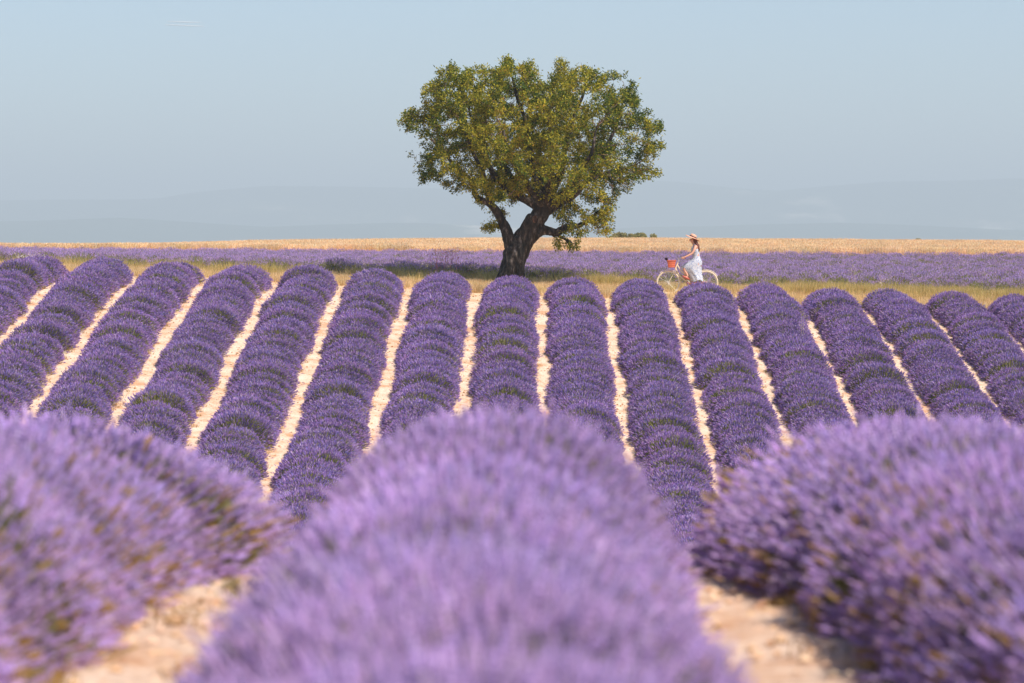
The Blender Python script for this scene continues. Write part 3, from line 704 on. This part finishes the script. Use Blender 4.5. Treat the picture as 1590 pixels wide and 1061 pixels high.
# leaves around every young shoot
tn = Nn[e]; tipn = e[(rad[e] < .012) & ((vnoise(tn[:, 0] * 3.1, tn[:, 2] * 3.1 + tn[:, 1] * 2.3, 91) > .30) | (rng.random(len(e)) < .25))]
base = Nn[tipn]; nl = 28; k = len(tipn) * nl
src = np.repeat(np.arange(len(tipn)), nl)
LP = base[src] + rng.normal(size=(k, 3)) * np.array([.056, .056, .060])
outw = LP - tp(835, 270)[None]; outw /= np.linalg.norm(outw, axis=1, keepdims=True)
la = rng.normal(size=(k, 3)) * .8 + outw * .6 + np.array([0, 0, -.15])
gcol = np.array([(.050, .090, .022), (.115, .150, .026), (.29, .265, .034), (.47, .37, .045), (.50, .25, .05)])
lf = vnoise(LP[:, 0] * 1.1, LP[:, 2] * 1.1 + LP[:, 1], 71)
mixp = rng.random(k) * .55 + lf * .45
ci = np.digitize(mixp, [.32, .50, .66, .90])
lc = gcol[ci] * rng.uniform(.8, 1.2, (k, 1)) * np.array([1, 1, 1])
M = Mesh(); stamp(M, LP, la, rng.uniform(.062, .110, k), rng.uniform(.013, .021, k), *T_LEAF, lc, rng)
m_leaf = mat_tint("tree_leaf", .20)
lo = M.build('crown', m_leaf, tree)
print('tree nodes', NT, 'leaves', k)

# ------------------------------------------------------------------ bicycle
BX = (1067 - 830) / FPX * 86.0; BZ = float(ground(BX, 86.0))
bike = empty('bicycle', (BX, 86.0, BZ)); tag(bike, 'cream step-through bicycle with a red basket, ridden behind the lavender rows', 'bicycle')
m_cream = mat_plain('cream_paint', (.74, .62, .46), .35)
m_tyre = mat_plain('cream_rubber', (.70, .58, .42), .7)
m_steel = mat_plain('steel', (.72, .72, .72), .3, .6)
m_bask = mat_plain('red_wicker', (.62, .15, .08), .8, noise=.3, nscale=60)
m_brown = mat_plain('brown_leather', (.22, .06, .04), .5)
m_rust = mat_plain('rose_guard', (.42, .20, .15), .5)
def b3(u, z, y=0.0): return (-u, y, z)       # u = forward along the ride (towards -X)
def circ(cu, cz, r, a0, a1, n, y=0): return [b3(cu + r * math.cos(R(t)), cz + r * math.sin(R(t)), y) for t in np.linspace(a0, a1, n)]
for cu in (.545, -.545):
    wheel = Mesh(); tube(wheel, circ(cu, .345, .328, 0, 360, 49), .019, 8, cap=False)
    wh = wheel.build('wheel', m_tyre, bike, smooth=True)
    m_ = Mesh(); tube(m_, circ(cu, .345, .305, 0, 360, 49), .008, 6, cap=False); m_.build('rim', m_steel, wh, smooth=True)
    m_ = Mesh(); tube(m_, [b3(cu, .345, -.05), b3(cu, .345, .05)], .022, 10); m_.build('hub', m_steel, wh)
    m_ = Mesh()
    for j in range(24):
        t = j * 15.0; y = .03 if j % 2 else -.03
        tube(m_, [b3(cu + .02 * math.cos(R(t + 40)), .345 + .02 * math.sin(R(t + 40)), y), b3(cu + .3 * math.cos(R(t)), .345 + .3 * math.sin(R(t)), 0)], .0022, 4, cap=False)
    m_.build('spokes', m_steel, wh)
m_ = Mesh(); tube(m_, circ(.545, .345, .368, 50, 190, 30), .010, 6); m_.build('front_mudguard', m_cream, bike, smooth=True)
m_ = Mesh(); tube(m_, circ(-.545, .345, .368, -5, 150, 30), .010, 6); m_.build('rear_mudguard', m_cream, bike, smooth=True)
m_ = Mesh()
BB = (-.085, .34)
tube(m_, [b3(.345, .74), b3(.27, .92)], .022, 8)
def bez(a, b, c, n=12):
    t = np.linspace(0, 1, n)[:, None]; a, b, c = map(np.array, (a, b, c)); return (1 - t) ** 2 * a + 2 * t * (1 - t) * b + t * t * c
tube(m_, bez(b3(.29, .87), b3(.16, .58), b3(-.13, .50)), .016, 8)
tube(m_, bez(b3(.335, .77), b3(.22, .45), b3(*BB)), .018, 8)
tube(m_, [b3(*BB), b3(-.25, .80)], .016, 8)
for y in (-.045, .045):
    tube(m_, [b3(BB[0], BB[1], y * .6), b3(-.545, .345, y)], .009, 6); tube(m_, [b3(-.215, .70, y * .3), b3(-.545, .345, y)], .008, 6)
    tube(m_, bez(b3(.345, .73, y * .6), b3(.42, .55, y), b3(.545, .345, y)), .010, 6)
m_.build('frame', m_cream, bike, smooth=True)
m_ = Mesh(); tube(m_, [b3(.27, .92), b3(.24, 1.03)], .012, 8); tube(m_, [b3(.24, 1.03), b3(.27, 1.04, .12), b3(.16, 1.055, .25), b3(.07, 1.05, .28)], .011, 8); tube(m_, [b3(.24, 1.03), b3(.27, 1.04, -.12), b3(.16, 1.055, -.25), b3(.07, 1.05, -.28)], .011, 8)
hb = m_.build('handlebar', m_steel, bike, smooth=True)
for y in (-1, 1):
    g = Mesh(); tube(g, [b3(.17, 1.055, .245 * y), b3(.06, 1.05, .283 * y)], .017, 8); g.build('grip', m_brown, hb)
m_ = Mesh(); tube(m_, bez(b3(-.22, .835), b3(-.30, .83), b3(-.42, .835), 8), [.025, .035, .05, .07, .085, .095, .09, .05], 10); m_.build('saddle', m_brown, bike, smooth=True)
m_ = Mesh(); tube(m_, [b3(BB[0] + .11, BB[1], -.06), b3(BB[0] - .2, BB[1] + .015, -.06), b3(-.56, .36, -.06)], [.042, .035, .022], 8); m_.build('chain_guard', m_rust, bike, smooth=True)
for s in (-1, 1):
    m_ = Mesh(); e_u, e_z = BB[0] + s * .12, BB[1] + s * .11
    tube(m_, [b3(BB[0], BB[1], -.09 * s), b3(e_u, e_z, -.10 * s)], .010, 6); cr = m_.build('crank', m_steel, bike)
    m_ = Mesh(); tube(m_, [b3(e_u - .04, e_z, -.15 * s), b3(e_u + .04, e_z, -.15 * s)], .018, 6); m_.build('pedal', m_brown, cr)
# wicker basket with woven bands
m_ = Mesh(); bc = .455
def rect(z, hu, hy, n=24):
    o = []
    for t in np.linspace(0, 2 * math.pi, n + 1)[:-1]:
        c, s = math.cos(t), math.sin(t); k_ = 1 / max(abs(c), abs(s)) ** .7
        o.append(b3(bc + hu * c * k_, z, hy * s * k_))
    return o
zs = np.linspace(.78, .98, 9); V = []
for i, z in enumerate(zs): V += rect(z, .095 + .03 * i / 8 + .004 * (i % 2), .13 + .03 * i / 8 + .004 * (i % 2))
m_.add(V, [(i * 24 + j, i * 24 + (j + 1) % 24, (i + 1) * 24 + (j + 1) % 24, (i + 1) * 24 + j) for i in range(8) for j in range(24)], (1, 1, 1))
m_.add(V[:24] + [b3(bc, .78)], [(j, (j + 1) % 24, 24) for j in range(24)], (1, 1, 1))
tube(m_, rect(.985, .13, .165) + [rect(.985, .13, .165)[0]], .011, 6, cap=False)
bk = m_.build('basket', m_bask, bike)
posy = empty('lavender_posy', (BX - .56, 86.0, BZ + .95)); tag(posy, 'dark bunch of picked flowers sticking out of the red bicycle basket', 'flowers')
M = Mesh(); k = 60; b = np.zeros((k, 3)); axx = np.stack([-np.abs(rng.normal(size=k)) * .5 - .1, rng.normal(size=k) * .4, np.ones(k)], 1)
stamp(M, b, axx, rng.uniform(.06, .12, k), .003, *T_STEM, np.tile([(.12, .13, .06)], (k, 1)), rng); M.build('stems', m_lav, posy)
a_n = axx / np.linalg.norm(axx, axis=1, keepdims=True)
M = Mesh(); stamp(M, b + a_n * .07, axx, rng.uniform(.04, .08, k), .012, *T_SPIKE, np.tile([(.10, .06, .12)], (k, 1)), rng); M.build('blooms', m_lav, posy)

# ------------------------------------------------------------------ cyclist
pers = empty('person', (BX, 86.0, BZ)); tag(pers, 'woman in a long pale floral sundress and straw hat riding the bicycle', 'person')
m_skin = mat_plain('skin', (.62, .33, .24), .55)
m_hair = mat_plain('auburn_hair', (.12, .035, .025), .6, noise=.3, nscale=40)
m_straw = mat_plain('straw', (.68, .35, .24), .8, noise=.25, nscale=80)
m_rib = mat_plain('dark_ribbon', (.04, .02, .02), .6)
m_shoe = mat_plain('red_shoe', (.45, .10, .07), .5)
m_dress, nt, out = nodes_mat('floral_cotton'); N = nt.nodes; Lk = nt.links
tc = N.new('ShaderNodeTexCoord'); vo = N.new('ShaderNodeTexVoronoi'); vo.inputs['Scale'].default_value = 26; Lk.new(tc.outputs['Object'], vo.inputs['Vector'])
dc = ramp(vo.outputs['Distance'], [(.20, (.20, .27, .50)), (.36, (.42, .48, .64)), (.52, (.62, .65, .74))])
dfu = N.new('ShaderNodeBsdfDiffuse'); dtr = N.new('ShaderNodeBsdfTranslucent'); dmx = N.new('ShaderNodeMixShader'); dmx.inputs[0].default_value = .2
Lk.new(dc, dfu.inputs[0]); Lk.new(dc, dtr.inputs[0]); Lk.new(dfu.outputs[0], dmx.inputs[1]); Lk.new(dtr.outputs[0], dmx.inputs[2]); Lk.new(dmx.outputs[0], out.inputs[0])
# skeleton: (u, z, y, radius)
J = {'pelvis': (-.29, .92, 0, .125), 'waist': (-.265, 1.10, 0, .098), 'chest': (-.235, 1.28, 0, .115), 'neckb': (-.215, 1.43, 0, .060), 'neck': (-.165, 1.49, 0, .045), 'skull': (-.145, 1.565, 0, .082), 'top': (-.15, 1.625, 0, .072), 'chin': (-.095, 1.535, 0, .042)}
edges = [('pelvis', 'waist'), ('waist', 'chest'), ('chest', 'neckb'), ('neckb', 'neck'), ('neck', 'skull'), ('skull', 'top'), ('skull', 'chin')]
for s, nm in ((-1, 'a'), (1, 'b')):
    J['sh' + nm] = (-.235, 1.40, .145 * s, .047); J['ua' + nm] = (-.19, 1.29, .20 * s, .038); J['el' + nm] = (-.125, 1.185, .225 * s, .031); J['fa' + nm] = (.0, 1.12, .245 * s, .028); J['wr' + nm] = (.075, 1.088, .262 * s, .020)
    J['pa' + nm] = (.115, 1.078, .266 * s, .026)
    edges += [('chest', 'sh' + nm), ('sh' + nm, 'ua' + nm), ('ua' + nm, 'el' + nm), ('el' + nm, 'fa' + nm), ('fa' + nm, 'wr' + nm), ('wr' + nm, 'pa' + nm)]
ft = {-1: ((.10, .74), (-.01, .535), (.035, .475)), 1: ((.02, .58), (-.20, .33), (-.15, .26))}
for s, nm in ((-1, 'a'), (1, 'b')):
    kn, an, toe = ft[s]
    J['hip' + nm] = (-.27, .88, .09 * s, .095); J['th' + nm] = ((-.27 + kn[0]) / 2, (.88 + kn[1]) / 2 + .02, .10 * s, .075); J['kn' + nm] = (kn[0], kn[1], .10 * s, .055); J['ca' + nm] = (kn[0] * .65 + an[0] * .35, kn[1] * .65 + an[1] * .35, .11 * s, .050); J['an' + nm] = (an[0], an[1], .13 * s, .030)
    J['to' + nm] = (toe[0] + .05, toe[1], .145 * s, .028)
    edges += [('pelvis', 'hip' + nm), ('hip' + nm, 'th' + nm), ('th' + nm, 'kn' + nm), ('kn' + nm, 'ca' + nm), ('ca' + nm, 'an' + nm), ('an' + nm, 'to' + nm)]
keys = list(J); ix = {k_: i for i, k_ in enumerate(keys)}
V = [b3(J[k_][0], J[k_][1], J[k_][2]) for k_ in keys]; E = [(ix[a], ix[b]) for a, b in edges]; RD = [J[k_][3] for k_ in keys]
# fingers curled round the grips, thumb on the inner side
for s, nm in ((-1, 'a'), (1, 'b')):
    for f in range(4):
        L = (.8, 1, .95, .75)[f]; uu = .155 - .022 * f + .01; base_i = ix['pa' + nm]
        chain = [(uu - .01, 1.082, .245 * s + .0), (uu + .008, 1.074 + .004, (.245 + .040 * L) * s), (uu + .004, 1.045, (.250 + .045 * L) * s), (uu - .004, 1.030, (.262 + .018) * s)]
        prev = base_i
        for q_ in chain:
            V.append(b3(*q_[:2], q_[2])); RD.append(.0085); E.append((prev, len(V) - 1)); prev = len(V) - 1
    prev = ix['wr' + nm]
    for q_ in ((.10, 1.075, .240 * s), (.13, 1.055, .236 * s), (.15, 1.04, .244 * s)):
        V.append(b3(q_[0], q_[1], q_[2])); RD.append(.0095); E.append((prev, len(V) - 1)); prev = len(V) - 1
# nose
V.append(b3(-.048, 1.572, 0)); RD.append(.012); E.append((ix['skull'], len(V) - 1))
bm_ = bpy.data.meshes.new('body'); bm_.from_pydata(V, E, [])
bo_ = bpy.data.objects.new('raw_body', bm_); COL.objects.link(bo_)
bo_.modifiers.new('skin', 'SKIN')
for i, r in enumerate(RD):
    bm_.skin_vertices[0].data[i].radius = (r, r); bm_.skin_vertices[0].data[i].use_root = (i == 0)
ss = bo_.modifiers.new('sub', 'SUBSURF'); ss.levels = 2; ss.render_levels = 2
dg = bpy.context.evaluated_depsgraph_get(); body = bpy.data.meshes.new_from_object(bo_.evaluated_get(dg)); bpy.data.objects.remove(bo_)
body.materials.append(m_skin); body.polygons.foreach_set('use_smooth', np.ones(len(body.polygons), bool))
bod = bpy.data.objects.new('body', body); COL.objects.link(bod); bod.parent = pers
def blob(name, c, r, mat, parent, rot=0, n=14):
    M = Mesh(); V = []
    for i in range(n // 2 + 1):
        th = math.pi * i / (n // 2)
        for j in range(n):
            f_ = 2 * math.pi * j / n; p = np.array([r[0] * math.sin(th) * math.cos(f_), r[1] * math.sin(th) * math.sin(f_), r[2] * math.cos(th)])
            V.append((p[0] * math.cos(rot) + p[2] * math.sin(rot) + c[0], p[1] + c[1], -p[0] * math.sin(rot) + p[2] * math.cos(rot) + c[2]))
    M.add(V, [(i * n + j, i * n + (j + 1) % n, (i + 1) * n + (j + 1) % n, (i + 1) * n + j) for i in range(n // 2) for j in range(n)], (1, 1, 1))
    return M.build(name, mat, parent, smooth=True)
m_eye = mat_plain('dark_eye', (.03, .02, .02), .3); m_lip = mat_plain('lip', (.50, .14, .12), .5)
for s in (-1, 1):
    blob('eye', b3(-.073, 1.590, .028 * s), (.008, .012, .007), m_eye, pers, n=8)
    blob('ear', b3(-.15, 1.575, .078 * s), (.018, .008, .028), m_skin, pers, n=8)
    an = ft[s][1]; toe = ft[s][2]
    blob('shoe', b3((an[0] + toe[0]) / 2 + .035, (an[1] + toe[1]) / 2 - .012, .14 * s), (.12, .042, .036), m_shoe, pers, rot=.45 if s < 0 else .3)
blob('mouth', b3(-.062, 1.540, 0), (.008, .020, .006), m_lip, pers, n=8)
# long hair: cap plus a tapering fall down the back
HM = Mesh(); tube(HM, [b3(-.155, 1.63), b3(-.19, 1.60), b3(-.225, 1.53), b3(-.265, 1.44), b3(-.305, 1.34), b3(-.325, 1.26), b3(-.315, 1.20)], [.070, .082, .068, .052, .042, .034, .010], 12)
for i in range(7):
    y = (i - 3) * .022; tube(HM, [b3(-.21, 1.55, y), b3(-.28 - .01 * i % 3, 1.42, y * 1.5), b3(-.33 - .012 * (i % 3), 1.30, y * 1.5), b3(-.32 - .02 * (i % 2), 1.19 + .02 * (i % 3), y)], [.022, .02, .016, .004], 6)
HM.build('hair', m_hair, pers, smooth=True)
# hat, tipped back
tilt = R(24)
def hatpt(a, r, h):
    u = r * math.cos(a) * 1.08; y = r * math.sin(a); c0 = (-.155, 1.64)
    return b3(c0[0] + u * math.cos(tilt) - h * math.sin(tilt), c0[1] + u * math.sin(tilt) + h * math.cos(tilt), y)
prof = [(.085, .0), (.20, -.018), (.205, -.012), (.20, -.008), (.10, .012), (.092, .02), (.088, .06), (.075, .092), (.04, .105), (.004, .108)]
V = [hatpt(a, r, h + (.012 * math.sin(a * 2) if r > .15 else 0)) for r, h in prof for a in np.linspace(0, 2 * math.pi, 29)[:-1]]
M = Mesh(); M.add(V, [(i * 28 + j, i * 28 + (j + 1) % 28, (i + 1) * 28 + (j + 1) % 28, (i + 1) * 28 + j) for i in range(len(prof) - 1) for j in range(28)], (1, 1, 1))
ht = M.build('hat', m_straw, pers, smooth=True)
V = [hatpt(a, r, h) for r, h in ((.101, .012), (.101, .022), (.097, .042), (.094, .045)) for a in np.linspace(0, 2 * math.pi, 29)[:-1]]
M = Mesh(); M.add(V, [(i * 28 + j, i * 28 + (j + 1) % 28, (i + 1) * 28 + (j + 1) % 28, (i + 1) * 28 + j) for i in range(3) for j in range(28)], (1, 1, 1)); M.build('ribbon', m_rib, ht, smooth=True)
# dress: rings from bust to hem (u front, u back, z, half width)
rings = [(-.125, -.335, 1.365, .118), (-.105, -.350, 1.30, .140), (-.120, -.350, 1.22, .130), (-.150, -.355, 1.12, .108), (-.135, -.385, 1.04, .140), (-.05, -.425, .96, .175), (.08, -.42, .88, .19), (.19, -.41, .80, .195), (.15, -.405, .72, .19), (.05, -.41, .64, .185), (-.02, -.42, .56, .18), (-.07, -.435, .48, .185), (-.11, -.45, .40, .19)]
V = []; K = 48
for i, (f_, b_, z, hw) in enumerate(rings):
    w = max(0, (i - 4) / 8)
    for j in range(K):
        a = 2 * math.pi * j / K; pl = 1 + w * .07 * math.sin(a * 9 + i * .35) + w * .04 * math.sin(a * 4 + 1)
        cu = (f_ + b_) / 2; hu = (f_ - b_) / 2
        V.append(b3(cu + hu * math.cos(a) * pl, z + w * .03 * math.sin(a * 3 + 1), hw * math.sin(a) * pl))
M = Mesh(); M.add(V, [(i * K + j, i * K + (j + 1) % K, (i + 1) * K + (j + 1) % K, (i + 1) * K + j) for i in range(len(rings) - 1) for j in range(K)], (1, 1, 1))
for s in (-1, 1): tube(M, [b3(-.135, 1.35, .07 * s), b3(-.19, 1.455, .085 * s), b3(-.29, 1.40, .075 * s), b3(-.325, 1.34, .06 * s)], .011, 6)
M.build('dress', m_dress, pers, smooth=True)
